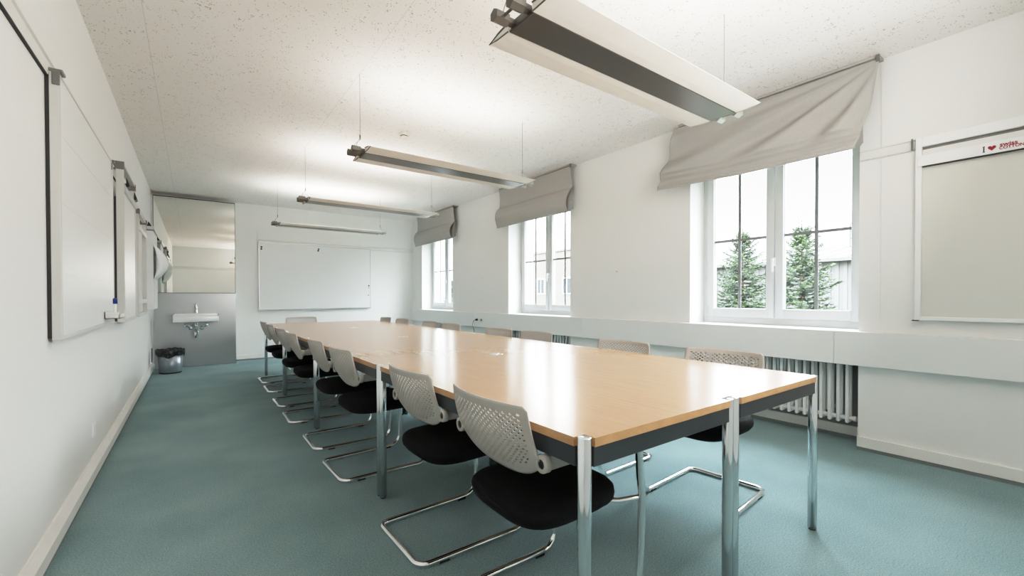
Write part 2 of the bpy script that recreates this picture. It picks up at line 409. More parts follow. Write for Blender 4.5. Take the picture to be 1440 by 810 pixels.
# ------------------------------------------------------------------ chairs (local: faces +x, floor loop starts at x=0)
def chair_side(s):
    R = .05; pts = [(.0125, s*.10, .0125)]
    pts += [(.0125+.05-.05*cos(a), s*(.17+.05*sin(a)), .0125) for a in [pi/2*i/6 for i in range(7)]]
    pts += [(.46, s*.226, .0125)]
    zc = .0125+.075
    pts += [(.50+.075*sin(a), s*.228, zc-.075*cos(a)) for a in [radians(80)*i/6 for i in range(7)]]
    pts += [(.583, s*.234, .25), (.578, s*.240, .42), (.563, s*.243, .50)]
    pts += [(.485+.07*cos(a), s*.246, .560+.078*sin(a)) for a in [radians(5+85*i/7) for i in range(8)]]
    pts += [(.30, s*.248, .638)]
    return pts
def make_chair():
    t = thing('visitor_chair', '', 'chair')
    a = chair_side(1); b_ = chair_side(-1)
    MB().tube(b_[::-1]+a, .0140, 12).build('frame', 'chrome', t)
    g = MB()
    for s in (1, -1):
        for x in (.10, .45): MB().rbox(x, x+.05, s*.223-.012, s*.223+.012, 0, .014, .003, 1).build('glide', 'black', t)
    for s in (1, -1):
        MB().tube([(.44, s*.15, .398), (.50, s*.20, .398), (.580, s*.233, .402)], .010, 10).build('seat_bracket', 'chrome', t)
    # seat cushion: superellipse outline, pillowed
    st = MB(); n = 40; cx, cy = .316, 0; prof = [(.0, .388), (.80, .388), (.93, .395), (.985, .412), (1., .432), (.985, .447), (.94, .457), (.80, .463), (.4, .461), (0., .460)]
    vs = []; fs = []
    for (k, z) in prof:
        for i in range(n):
            a_ = 2*pi*i/n; e = 2/3.6
            ux = math.copysign(abs(cos(a_))**e, cos(a_)); uy = math.copysign(abs(sin(a_))**e, sin(a_))
            kk = max(k, .001); wy = .222-.012*ux
            x = cx+.232*ux*kk
            zz = z+(.010*((x-.1)/.4)**2 if z > .44 else 0)-(.018*max(0, (x-.43)/.1) if x > .43 else 0)
            vs.append((x, wy*uy*kk, zz))
    for j in range(len(prof)-1): fs += [(j*n+i, j*n+(i+1) % n, (j+1)*n+(i+1) % n, (j+1)*n+i) for i in range(n)]
    st.add(vs, fs, True).build('seat', 'seat', t)
    # perforated back shell
    NX, NZ = 34, 26
    def S(u, v):   # u -1..1, v 0..1
        top = .802+.004*(1-u*u); bot = .553+.068*abs(u)**3.2
        z = bot+(top-bot)*v
        k = (z-.556)/(.25)
        x = .150-.085*k+.016*sin(pi*min(1, max(0, k)))*-1
        x -= .048*(1-u*u)*(.55+.45*k)
        w_ = .242-.014*k**2
        y = w_*u*(1-.03*(1-v)*0)
        # rounded top corners
        if v > .93 and abs(u) > .93: z -= (v-.93)/.07*((abs(u)-.93)/.07)**2*.012
        return (x, y, z)
    sh = MB(); cache = {}
    def V(u, v):
        k = (round(u, 5), round(v, 5))
        if k not in cache: cache[k] = len(sh.v); sh.v.append(S(u, v))
        return cache[k]
    for i in range(NX):
        for j in range(NZ):
            u0, u1, v0, v1 = -1+2*i/NX, -1+2*(i+1)/NX, j/NZ, (j+1)/NZ
            c = [V(u0, v0), V(u1, v0), V(u1, v1), V(u0, v1)]
            uc, vc = (u0+u1)/2, (v0+v1)/2
            lim = .10+.16*abs(uc)**6
            inside = abs(uc) < .88 and .13+.05*abs(uc)**3 < vc < .90 and not (abs(uc) > .8 and vc < .3)
            if inside and (i+j) % 2 == 0:
                hu, hv = (u1-u0)*.41, (v1-v0)*.44; q = .5
                oc = [(-hu*q, -hv), (hu*q, -hv), (hu, -hv*q), (hu, hv*q), (hu*q, hv), (-hu*q, hv), (-hu, hv*q), (-hu, -hv*q)]
                h = []
                for (a_, b2) in oc: h.append(len(sh.v)); sh.v.append(S(uc+a_, vc+b2))
                F = [(c[0], c[1], h[1], h[0]), (c[1], h[2], h[1]), (c[1], c[2], h[3], h[2]), (c[2], h[4], h[3]), (c[2], c[3], h[5], h[4]), (c[3], h[6], h[5]), (c[3], c[0], h[7], h[6]), (c[0], h[0], h[7])]
            else: F = [tuple(c)]
            for f in F: sh.f.append(f); sh.sm.append(True); sh.mi.append(0)
    so = sh.build('backrest', 'shell', t)
    md = so.modifiers.new('thickness', 'SOLIDIFY'); md.thickness = .005; md.offset = 0
    for s in (1, -1):
        am = MB()
        # arm: flat plastic sleeve from the pivot ear forwards to the tube
        secs = [(.122, .632, .010, .021), (.14, .634, .012, .026), (.22, .636, .014, .026), (.30, .638, .0145, .020), (.36, .638, .0145, .0155)]
        n = 16; vs = []
        for (x, z, hw, hh) in secs:
            for k in range(n):
                a_ = 2*pi*k/n; e = .6
                vs.append((x, s*.250+hw*math.copysign(abs(cos(a_))**e, cos(a_)), z+hh*math.copysign(abs(sin(a_))**e, sin(a_))))
        fs = [(i*n+k, i*n+(k+1) % n, (i+1)*n+(k+1) % n, (i+1)*n+k) for i in range(len(secs)-1) for k in range(n)]
        am.add(vs, fs, True); am.add(vs[:n], [tuple(range(n-1, -1, -1))]); am.add(vs[-n:], [tuple(range(n))])
        ao = am.build('armrest', 'armplastic', t)
        pv = MB(); c = (.114, s*.250, .632)
        pv.lathe(c, [(.015, -.012), (.026, -.012), (.0275, -.008), (.0275, .010), (.015, .012), (.015, -.012)], 24, 'X')
        po = pv.build('pivot_ear', 'shell', t)
        bk = MB().lathe((.114, s*.250, .632), [(1e-4, -.008), (.0155, -.008), (.0155, .006), (1e-4, .006)], 20, 'X')
        bk.build('screw_cap', 'black', po)
    return t
cp = make_chair(); first = [True]
ORD = ['first', 'second', 'third', 'fourth', 'fifth', 'sixth', 'seventh', 'eighth']
def put_chair(x, y, rz, label, group):
    o = cp if first[0] else copy_tree(cp); first[0] = False
    o.location = (x, y, 0); o.rotation_euler = (0, 0, rz); o['label'] = label; o['group'] = group
LY = [1.235, 1.885, 2.93, 3.62, 4.48, 5.17, 6.02, 6.69]
for i, y in enumerate(LY):
    lb = ('light grey perforated chair with black seat, nearest the camera, its back largest in view' if i == 0 else
          'light grey perforated chair with black seat, farthest along the left side of the tables' if i == 7 else
          'perforated chair with black seat, %s from the camera along the left table side' % ORD[i])
    put_chair((.727, .727, .70, .70, .68, .69, .70, .712)[i], y, (radians(-1), radians(1), radians(2), 0, radians(-1), radians(1), 0, radians(1))[i], lb, 'visitor chairs along the left side of the tables')
RY = [1.375, 2.09, 3.11, 3.69, 4.715, 5.295, 6.19, 6.88]
for i, y in enumerate(RY):
    lb = ('perforated chair on the window side nearest the camera, its chrome base seen under the table' if i == 0 else
          'perforated chair farthest along the window side of the tables' if i == 7 else
          'perforated chair %s from the camera along the window side of the tables' % ORD[i])
    put_chair((2.645, 2.60, 2.62, 2.60, 2.60, 2.60, 2.58, 2.58)[i], y, pi+radians((5, 1, -1, 1, 0, -1, 1, 0)[i]), lb, 'visitor chairs along the window side of the tables')
put_chair(1.44, 7.87, -pi/2, 'perforated chair at the far head of the tables, below the wall whiteboard', None)
for o in list(bpy.data.objects):
    if o.get('group', 0) is None: del o['group']

# ------------------------------------------------------------------ pendant lamps
def make_lamp():
    t = thing('pendant_lamp', '', 'lamp')      # origin: centre of the strip underside
    hl, z = .757, 0
    MB().rbox(-hl, hl, -.076, .076, 0, .010, .002, 1).build('louvre', 'louvre', t)
    hb = MB().prism([(-.074, .010), (.074, .010), (.050, .040), (-.050, .040)], lambda p, h: (h, p[0], p[1]), -hl+.004, hl-.004)
    hb.build('housing', 'lampdark', t)
    for s in (1, -1):
        wg = MB()
        top = [(.213, .012), (.19, .0185), (.15, .028), (.10, .036), (.078, .037)]; botm = [(.078, .002), (.12, .0025), (.17, .006), (.213, .0105)]
        wg.prism([(s*a, b_) for a, b_ in botm+top], lambda p, h: (h, p[0], p[1]), -hl-.004, hl+.004)
        wo = wg.build('wing', 'wing', t)
        for e in (-1, 1):
            x = e*(hl+.006)
            MB().tube([(x, s*a, b_) for a, b_ in [(.078, .037), (.15, .028), (.213, .0115), (.15, .004), (.078, .002)]], .0032, 6).build('end_trim', 'lampdark' if e < 0 else 'alu', wo)
        for e in (-1, 1):
            x0, x1 = sorted((e*(hl-.004), e*(hl+.105)))
            mid = e*(hl+.030)
            bx = MB(); r_ = .026
            hexa = [(r_*cos(pi/6+k*pi/3), .024+r_*sin(pi/6+k*pi/3)) for k in range(6)]
            bx.prism(hexa, lambda p, h: (h, s*.052+p[0], p[1]), mid, e*(hl+.092))
            bx.box(min(mid, e*(hl-.004)), max(mid, e*(hl-.004)), s*.052-.014, s*.052+.014, .014, .034)
            bx.build('end_block', 'lampdark' if e < 0 else 'alu', t)
    for e in (-1, 1):
        MB().tube([(e*(hl+.055), -.052, .026), (e*(hl+.055), .052, .026)], .006, 8).build('cross_bar', 'lampdark', t)
        wx = e*.772
        wr = MB()
        for s in (1, -1):
            wr.tube([(e*(hl+.055), s*.040, .045), (e*(hl+.045), s*.034, .085), (e*(hl+.02), s*.016, .112), (wx, 0, .135)], .0018, 6)
        wr.tube([(wx, 0, .13), (wx, 0, H-2.2)], .0017, 6)
        wo = wr.build('suspension_wire', 'alu_dark', t)
        MB().cyl((wx, 0, .118), (wx, 0, .152), .0055, 10).build('ferrule', 'lampdark', wo)
    return t
lp = make_lamp()
LL = ['long winged pendant lamp nearest the camera, dark strip with wide white wings', 'winged pendant lamp second from the camera, hung below the round ceiling detector',
      'winged pendant lamp third from the camera, thin and dark, reaching toward the far blind', 'smallest and farthest pendant lamp, above the wall whiteboard']
for i, y in enumerate((1.362, 3.335, 5.31, 7.275)):
    o = lp if i == 0 else copy_tree(lp)
    o.location = (1.80, y, 2.197); o['label'] = LL[i]; o['group'] = 'winged pendant lamps hung on wires'

# ceiling detector
t = thing('smoke_detector', 'small round ivory detector on the ceiling beyond the nearest lamp', 'detector', (1.774, 4.30, H))
MB().lathe((0, 0, 0), [(1e-4, 0), (.055, 0), (.055, -.012), (.050, -.018), (1e-4, -.018)], 28).build('base', 'sensor', t)
MB().lathe((0, 0, 0), [(.036, -.018), (.038, -.024), (.038, -.026), (.036, -.032), (.036, -.018)], 28).build('slot_ring', 'dark', t)
MB().lathe((0, 0, 0), [(.030, -.018), (.042, -.032), (.040, -.042), (.028, -.050), (1e-4, -.052)], 28).build('cap', 'sensor', t)

# ------------------------------------------------------------------ blinds
def blind(name_label, a, b_, kind):
    t = thing('roman_blind', name_label, 'blind', (3.86, (a+b_)/2, 2.78), 0, 'roman blinds over the windows')
    L = b_-a; hy = L/2
    NU, NV = 96, 64
    mb = MB(); vs = []; fs = []
    if kind == 'sag':
        prof = [(-.005, 0), (-.012, -.08), (-.022, -.30), (-.075, -.44), (-.050, -.47), (-.088, -.575), (-.082, -.592)]
    else:
        prof = [(-.005, 0), (.002, -.10), (.012, -.235), (.004, -.27), (-.035, -.305), (-.070, -.37), (-.085, -.44), (-.075, -.50), (-.050, -.565), (-.045, -.578)]
    # resample the profile by length
    seg = [0]
    for p, q in zip(prof, prof[1:]): seg.append(seg[-1]+math.hypot(p[0]-q[0], p[1]-q[1]))
    def PR(v):
        d = v*seg[-1]
        for i in range(len(prof)-1):
            if d <= seg[i+1]+1e-9:
                k = (d-seg[i])/(seg[i+1]-seg[i]); k2 = k
                return prof[i][0]+(prof[i+1][0]-prof[i][0])*k2, prof[i][1]+(prof[i+1][1]-prof[i][1])*k2
        return prof[-1]
    for j in range(NV+1):
        v = j/NV
        for i in range(NU+1):
            u = i/NU                      # 0 = near end (small y), 1 = far end
            x, z = PR(v); y = -hy+L*u
            if kind == 'sag':
                # near end: edge runs inward as it drops; far end swings out past the rail
                y = -hy+L*u + (.115*v**1.3)*(1-u) + (.05+.13*v)*u
                env = sin(pi*min(1, v*1.05))
                # drapes fanning from the near top corner
                ang = math.atan2(v*.62+.001, u*1.55+.02)
                rad = math.hypot(v*.6, u*1.5)
                aq = math.sqrt(ang); f1 = sin(aq*21+.7*sin(rad*2.6)); f2 = sin(aq*37+1.3+rad*2)
                amp = .034*env*min(1, rad*2.2)*(1-.25*u)*(1-.6*max(0, (v-.72)/.28))
                x -= .016*math.exp(-((v-.80)/.035)**2); x += .012*math.exp(-((v-.86)/.03)**2)
                x += amp*(f1+.35*f2)-.020*env*sin(pi*u)
                z -= .050*sin(pi*u)*v*(1-v)*1.2+.016*(1-abs(2*u-1))*v
                z += .035*(u-.5)*v*.8
                # pull gathers toward the two upper corners
                x -= .02*math.exp(-((u-.0)/.08)**2)*env*0
            else:
                edge = math.exp(-(u/.025)**2)+math.exp(-((1-u)/.025)**2)
                y += .022*edge*sin(v*9)*(1 if u < .5 else -1)*.6
                x += .004*sin(u*9+v*3)*sin(pi*v)+.003*sin(u*23+v*5)*v
                z += .006*sin(u*5)*v
                # fabric pinched at the ends, bulging between
                x += -.012*sin(pi*u)*sin(pi*min(1, v*1.6))
            vs.append((x, y, z))
    W_ = NU+1
    for j in range(NV):
        for i in range(NU): fs.append((j*W_+i, j*W_+i+1, (j+1)*W_+i+1, (j+1)*W_+i))
    mb.add(vs, fs, True)
    fo = mb.build('fabric', 'blind', t)
    md = fo.modifiers.new('thickness', 'SOLIDIFY'); md.thickness = .002
    # folded layers behind the lowest pleat
    bk = MB()
    for k, (dx, zt, zb) in enumerate(((.030, -.30, -.560), (.052, -.27, -.545), (.070, -.25, -.535))):
        off = 0.05 if kind == 'sag' else 0
        ya, yb = (-hy+.10, hy+.10) if kind == 'sag' else (-hy+.006, hy-.006)
        n = 24; vv = []
        for (zz, xx) in ((zt, dx-.02), ((zt+zb)/2, dx-.045), (zb, dx-.03)):
            for i in range(n+1):
                u = i/n; sg = (.035*(u-.5)*.8-.016*(1-abs(2*u-1))) if kind == 'sag' else 0
                vv.append((min(.085, xx+.004*sin(i*.9+k)), ya+(yb-ya)*u, zz+sg))
        bk.add(vv, [(r_*(n+1)+i, r_*(n+1)+i+1, (r_+1)*(n+1)+i+1, (r_+1)*(n+1)+i) for r_ in range(2) for i in range(n)], True)
    bo = bk.build('folded_layers', 'blind', t)
    md = bo.modifiers.new('thickness', 'SOLIDIFY'); md.thickness = .002
    # hem bar
    hb = MB(); n = 24; pts = [vs[NV*W_+int(i*NU/n)] for i in range(n+1)]
    for dz, r_ in ((0, .006), (.032, .0035)): hb.tube([(p[0]-.001, p[1], p[2]+dz) for p in pts], r_, 6)
    hb.build('hem_bar', 'blind', t)
    MB().rbox(-.008, .10, -hy, hy, .010, .029, .003, 1).build('head_rail', 'blind', t)
    cl = MB().box(-.018, -.006, -hy-.004, -hy+.016, -.02, .024)
    cl.build('rail_end_clip', 'alu_dark', t)
    if kind == 'sag': MB().tube([(.085, -hy+.010, -.01), (.092, -hy+.008, -.5), (.092, -hy+.008, -1.83)], .0013, 5).build('pull_cord', 'railwhite', t)
blind('grey linen roman blind hanging crooked in draped folds over the nearest window', .945, 2.50, 'sag')
blind('grey linen roman blind drawn up evenly over the middle window', 4.00, 5.60, 'fold')
blind('grey linen roman blind over the farthest window, smallest of the three', 7.06, 8.66, 'fold')

# ------------------------------------------------------------------ wall rails
def rail(name, p, q, nrm, z=2.145):
    """two-lip picture rail from p to q (xy), nrm into the room"""
    d = Vector((q[0]-p[0], q[1]-p[1])); L = d.length; d.normalize(); n = Vector(nrm)
    F = lambda pt, h: (p[0]+d.x*h+n.x*pt[0], p[1]+d.y*h+n.y*pt[0], pt[1])
    o = MB().prism([(0, z-.03), (.012, z-.03), (.014, z-.022), (.014, z+.024), (.022, z+.03), (.022, z+.036), (0, z+.036)], F, 0, L).build(name, 'railwhite')
    o['kind'] = 'structure'; o['label'] = 'slim aluminium hanging rail along the wall'
    MB().prism([(0, z-.036), (.011, z-.036), (.011, z-.03), (0, z-.03)], F, 0, L).build('groove', 'dark' if nrm == (1, 0) else 'boardframe', o)
rail('trim_6', (XL, YF+.03), (XL, 8.82), (1, 0))
rail('trim_7', (.98, YB), (XR, YB), (0, -1))
rail('trim_8', (XR, YF), (XR, 1.075), (-1, 0), 2.150)
rail('trim_9', (XL+.03, YF), (XR-.03, YF), (0, 1), 2.12)

# ------------------------------------------------------------------ boards on the left wall (X from XL into the room)
def frame_board(t, y0, y1, z0, z1, xb, xf, fw=.028, face='board', nm='panel'):
    f = MB()
    f.rbox(xb, xf, y0, y0+fw, z0, z1, .002, 1); f.rbox(xb, xf, y1-fw, y1, z0, z1, .002, 1)
    f.rbox(xb, xf, y0+fw, y1-fw, z0, z0+fw, .002, 1); f.rbox(xb, xf, y0+fw, y1-fw, z1-fw*.6, z1, .002, 1)
    f.build('frame', 'boardframe', t)
    if face: MB().box(xb+.006, xf-.003, y0+fw-.002, y1-fw+.002, z0+fw-.002, z1-fw*.6+.002).build(nm, face, t)
t = thing('whiteboard', 'large white framed board nearest the camera on the left wall', 'whiteboard', (XL, 2.775, .935))
frame_board(t, 0, 1.645, 0, 1.205, .014, .047, .024)
MB().box(.001, .014, .002, 1.64, .01, 1.19).build('gap_shade', 'dark', t)  # black box imitating the shadow in the gap behind the board
for y in (.026, 1.615):
    k = MB().rbox(.0, .060, y-.03, y+.03, 1.197, 1.212, .003, 1).rbox(.024, .050, y-.032, y-.024, 1.14, 1.20, .002, 1)
    k.build('hanging_bracket', 'alu_dark', t)
for z in (.30, .62, .93): MB().box(.0435, .0447, .03, 1.615, z, z+.0035).build('reflected_line', 'railwhite', t)  # thin pale strips drawn as reflections of panel lines across the board
# tray + marker
t2 = thing('pen_tray', 'small white wire pen tray clipped low on the first left board', 'tray', (XL+.047, 3.95, .985))
k = MB().box(0, .075, 0, .24, 0, .004).box(.071, .075, 0, .24, 0, .03).box(0, .075, 0, .004, 0, .045).box(0, .075, .236, .24, 0, .03).box(0, .003, 0, .24, 0, .05)
k.build('tray', 'railwhite', t2)
t3 = thing('marker_pen', 'white marker with a blue cap standing in the small pen tray', 'pen', (XL+.086, 4.08, .990))
MB().cyl((0, 0, 0), (0, 0, .095), .010, 14).build('barrel', 'paper', t3)
MB().lathe((0, 0, 0), [(1e-4, .094), (.0125, .094), (.0125, .128), (.009, .134), (1e-4, .134)], 14).build('cap', 'blue', t3)

t = thing('flipchart', 'tall grey flipchart board frame, second on the left wall', 'flipchart', (XL, 4.72, .925))
frame_board(t, 0, .92, 0, 1.30, .030, .078, .026, None)
MB().box(.002, .030, .004, .91, .01, 1.02).build('gap_shade', 'dark', t)  # dark block stands in for shade between flipchart and wall
MB().box(.040, .072, .026, .894, .02, 1.08).build('panel', 'board', t)
MB().rbox(.066, .090, .03, .89, 1.065, 1.115, .003, 1).build('clamp_bar', 'alu', t)
for y in (-.002, .89): MB().box(.0, .081, y, y+.032, 1.24, 1.304).build('corner_cap', 'alu_dark', t)
for y in (.10, .70): MB().prism([(.08, 1.11), (.105, 1.13), (.085, 1.20)], lambda p, h: (p[0], h, p[1]), y, y+.11).build('paper_clip', 'black', t)

t = thing('open_board_frame', 'narrow open grey frame with two cross bars, third on the left wall', 'frame', (XL, 6.22, .92))
frame_board(t, 0, .95, 0, 1.16, .018, .056, .035, None)
for z in (.14, .95): MB().rbox(.050, .062, -.01, .96, z, z+.05, .002, 1).build('cross_bar', 'railwhite', t)
for y in (-.005, .90): MB().rbox(.0, .065, y, y+.055, 1.12, 1.175, .003, 1).build('hanging_bracket', 'alu_dark', t)

t = thing('flipchart_pad', 'white flipchart pad with a curled top sheet, beside the mirror', 'flipchart', (XL+.002, 7.50, .96))
MB().rbox(0, .030, 0, .92, 0, 1.16, .002, 1).build('back_board', 'boardframe', t)
MB().box(.031, .10, .04, .88, .01, 1.06).build('paper_stack', 'paper', t)
k = MB(); vs = []; NY_, NZ_ = 16, 20
for a in range(NZ_+1):
    for b_ in range(NY_+1):
        zt, yt = a/NZ_, b_/NY_
        vs.append((.102+.145*sin(pi*zt)**.75*sin(pi*(.04+.92*yt))**.55, .02+.62*yt, .42+.44*zt+.02*sin(2*pi*yt)*zt))
k.add(vs, [(a*(NY_+1)+b_, a*(NY_+1)+b_+1, (a+1)*(NY_+1)+b_+1, (a+1)*(NY_+1)+b_) for a in range(NZ_) for b_ in range(NY_)], True)
ko = k.build('curled_sheet', 'paper', t)
md = ko.modifiers.new('s', 'SOLIDIFY'); md.thickness = .0015
MB().rbox(.030, .115, .04, .84, 1.075, 1.12, .004, 1).build('clamp_bar', 'alu', t)
for y in (.10, .62): MB().prism([(.03, 1.12), (.09, 1.12), (.05, 1.19)], lambda p, h: (p[0], h, p[1]), y, y+.10).build('clip', 'black', t)

tag(MB().rbox(XL-.001, XL+.008, 3.80, 3.88, .235, .325, .002, 1).build('blank_plate', 'frame'), 'white square cover plate low on the left wall', 'cover plate')
tag(MB().rbox(XL, XL+.012, 8.74, 8.80, .12, .34, .002, 1).build('dark_strip', 'rail_steel'), 'dark upright strip on the left wall behind the waste bin', 'strip')  # plain dark strip low on the wall beside the steel panel

# ------------------------------------------------------------------ board on the right wall
t = thing('pull_screen_board', 'beige panel in a white frame with a heart sticker, on the right wall', 'board', (3.946, 0, 0))
YL, YR = .765, -.35
def bx(nm, m, x0, x1, y0, y1, z0, z1, r_=.002): return MB().rbox(x0, x1, y0, y1, z0, z1, r_, 1).build(nm, m, t)
k = MB().rbox(-.030, 0, YL-.032, YL, .968, 2.185, .002, 1).rbox(-.030, 0, YR, YR+.032, .968, 2.185, .002, 1)
k.rbox(-.030, 0, YR+.032, YL-.032, 2.120, 2.185, .002, 1).rbox(-.030, 0, YR+.032, YL-.032, .968, .992, .002, 1)
k.build('frame', 'frame', t)
bx('panel', 'board_beige', -.016, -.004, YR+.03, YL-.03, .99, 2.0)
bx('shadow_gap', 'alu_dark', -.010, -.003, YR+.03, YL-.03, 2.0, 2.122)
bx('inner_strip', 'railwhite', -.022, -.008, YR+.032, YL-.033, 2.050, 2.100)
hb_ = bx('cross_bar', 'frame', -.040, -.012, YR+.01, YL-.012, 1.990, 2.062)
MB().box(-.038, -.012, YR+.032, YL-.034, 1.984, 1.990).build('bar_lip', 'dark', hb_)
MB().rbox(-.034, -.004, YL-.02, YL+.012, .962, .968, .001, 1).build('end_foot', 'dark', t)
MB().rbox(-.020, 0, .782, .790, 2.115, 2.19, .001, 1).build('rail_stop', 'alu_dark', t)
# sticker: I (heart) swiss COTTON
XT = -.0415
def text_mesh(s_, size, y, z, m, nm, bold=.0, sx=1.):
    cu = bpy.data.curves.new(nm, 'FONT'); cu.body = s_; cu.size = size; cu.offset = bold; cu.extrude = .0004
    o = bpy.data.objects.new(nm, cu); C.objects.link(o)
    bpy.context.view_layer.update()
    me = bpy.data.meshes.new_from_object(o.evaluated_get(bpy.context.evaluated_depsgraph_get()))
    bpy.data.objects.remove(o)
    R = Matrix(((0, 0, -1), (-1, 0, 0), (0, 1, 0)))
    for v in me.vertices:
        c = R @ Vector((v.co.x*sx, v.co.y, v.co.z)); v.co = (c.x+XT, c.y+y, c.z+z)
    me.materials.clear(); me.materials.append(M[m])
    q = bpy.data.objects.new(nm, me); C.objects.link(q); q.parent = hb_; return q
zi = 2.004
k = MB().box(XT, XT+.001, .4475, .4535, zi, zi+.036).box(XT, XT+.001, .445, .456, zi, zi+.004).box(XT, XT+.001, .445, .456, zi+.032, zi+.036)
k.build('letter', 'ink', hb_)
hp = []
for i in range(32):
    a_ = 2*pi*i/32; hp.append((16*sin(a_)**3, 13*cos(a_)-5*cos(2*a_)-2*cos(3*a_)-cos(4*a_)))
MB().prism([(p[0]*.00108, p[1]*.00105) for p in hp], lambda p, h: (h, .417-p[0], zi+.020+p[1]), XT, XT+.001).build('heart', 'red', hb_)
text_mesh('swiss', .030, .386, zi+.020, 'red', 'lettering', .0006, 1.15)
text_mesh('COTTON', .0235, .388, zi+.002, 'red', 'lettering', .0006, .98)

# ------------------------------------------------------------------ wall whiteboard at the back
t = thing('whiteboard', 'wide landscape whiteboard on the far wall with small black magnets', 'whiteboard', (0, YB, 0))
k = MB(); x0, x1, z0, z1 = .972, 3.008, .906, 2.135
k.rbox(x0, x1, -.045, -.022, z0, z0+.016, .002, 1).rbox(x0, x1, -.045, -.022, z1-.014, z1, .002, 1).rbox(x0, x0+.014, -.045, -.022, z0+.016, z1-.014, .002, 1).rbox(x1-.014, x1, -.045, -.022, z0+.016, z1-.014, .002, 1)
k.build('frame', 'alu', t)
MB().box(x0+.012, x1-.012, -.042, -.004, z0+.012, z1-.012).build('panel', 'board', t)
MB().rbox(x0+.03, x1-.03, -.060, -.045, z0-.004, z0+.012, .002, 1).build('pen_ledge', 'alu', t)
for i, (x, z, r_) in enumerate([(1.020, 2.047, .015), (1.018, 2.010, .015), (1.992, 2.066, .015), (1.984, 2.034, .015), (2.968, 1.368, .014), (2.968, 1.326, .009), (2.960, 1.172, .010)]):
    o = MB().lathe((x, YB-.042, z), [(1e-4, 0), (r_, 0), (r_, -.007), (r_*.8, -.009), (1e-4, -.009)], 14, 'Y').build('magnet', 'black')
    tag(o, ['upper round black magnet at the top left of the far whiteboard', 'lower round black magnet at the top left of the far whiteboard', 'upper round black magnet at the top middle of the far whiteboard',
            'lower round black magnet at the top middle of the far whiteboard', 'topmost black magnet at the right edge of the far whiteboard', 'middle small black magnet at the right edge of the far whiteboard', 'lowest black magnet at the right edge of the far whiteboard'][i], 'magnet', 'magnets on the far whiteboard')

# ------------------------------------------------------------------ sink wall
t = struct('wall_sink', MB().box(XL, .598, 8.846, YB, 0, 2.735), 'wall', label='boxed out wall carrying mirror and steel panel')
tag(MB().box(-.490, .598, 8.830, 8.842, .004, 1.196).build('splash_panel', 'steel'), 'brushed steel panel on the far wall behind the sink', 'panel')
t = thing('wall_mirror', 'large square mirror above the steel panel on the far wall', 'mirror', (.054, 8.842, 1.2))
MB().box(-.538, .538, -.012, 0, .006, 1.528).build('mirror_glass', 'mirror', t)
MB().box(-.544, .544, -.015, -.001, 1.528, 1.540).box(-.544, -.538, -.015, -.001, .002, 1.528).box(.538, .544, -.015, -.001, .002, 1.528).box(-.538, .538, -.015, -.001, -.002, .006).build('mirror_frame', 'dark', t)
# basin
t = thing('wash_basin', 'white rectangular ceramic wash basin mounted on the steel panel', 'sink', (.046, 8.830, .742))
bm = MB(); X0, X1, Y0, Y1, Z0, Z1 = -.295, .295, -.39, 0, 0, .128
bm.rbox(X0, X1, Y0, Y1, Z0, Z1-.03, .012, 3)
bm.rbox(X0, X1, Y0, Y0+.022, Z1-.05, Z1, .008, 3).rbox(X0, X0+.022, Y0, Y1, Z1-.05, Z1, .008, 3).rbox(X1-.022, X1, Y0, Y1, Z1-.05, Z1, .008, 3).rbox(X0, X1, Y1-.11, Y1, Z1-.05, Z1, .008, 3)
bm.build('basin', 'ceramic', t)
fc = MB().lathe((0, -.055, .126), [(1e-4, 0), (.024, 0), (.022, .012), (.019, .02), (.019, .115), (.017, .122), (1e-4, .122)], 20)
fc.tube([(0, -.06, .205), (0, -.11, .200), (0, -.16, .188)], [.014, .012, .011], 12)
fc.tube([(0, -.055, .245), (0, -.055, .256), (0, -.075, .275), (0, -.11, .290)], [.018, .016, .008, .006], 10)
fc.build('tap', 'chrome', t)
tp = MB().lathe((0, -.19, 0), [(.036, 0), (.036, -.012), (.020, -.02), (.020, -.09), (.026, -.095), (.026, -.11), (.020, -.115), (.020, -.19)], 20)
tp.lathe((0, -.19, 0), [(.033, -.17), (.033, -.245), (.028, -.262), (1e-4, -.264)], 20)
tp.tube([(0, -.19, -.185), (0, -.12, -.185), (0, -.02, -.185)], .016, 14); tp.lathe((0, -.012, -.185), [(.016, 0), (.036, .004), (.036, .011)], 18, 'Y')
tp.build('drain_trap', 'chrome', t)
for s in (-1, 1):
    v = MB().tube([(s*.075, 0, -.115), (s*.075, -.06, -.115)], .012, 12); v.lathe((s*.075, -.006, -.115), [(.012, 0), (.030, .002), (.030, -.006)], 16, 'Y')
    v.cyl((s*.075, -.062, -.115), (s*.125, -.075, -.065), .013, 12); v.lathe((s*.128, -.09, -.062), [(1e-4, -.026), (.026, -.022), (.030, 0), (.026, .022), (1e-4, .026)], 16, 'Y')
    v.tube([(s*.075, -.065, -.115), (s*.07, -.09, -.06), (s*.045, -.10, -.01), (s*.03, -.09, .004)], .005, 8)
    v.build('angle_valve', 'chrome', t)
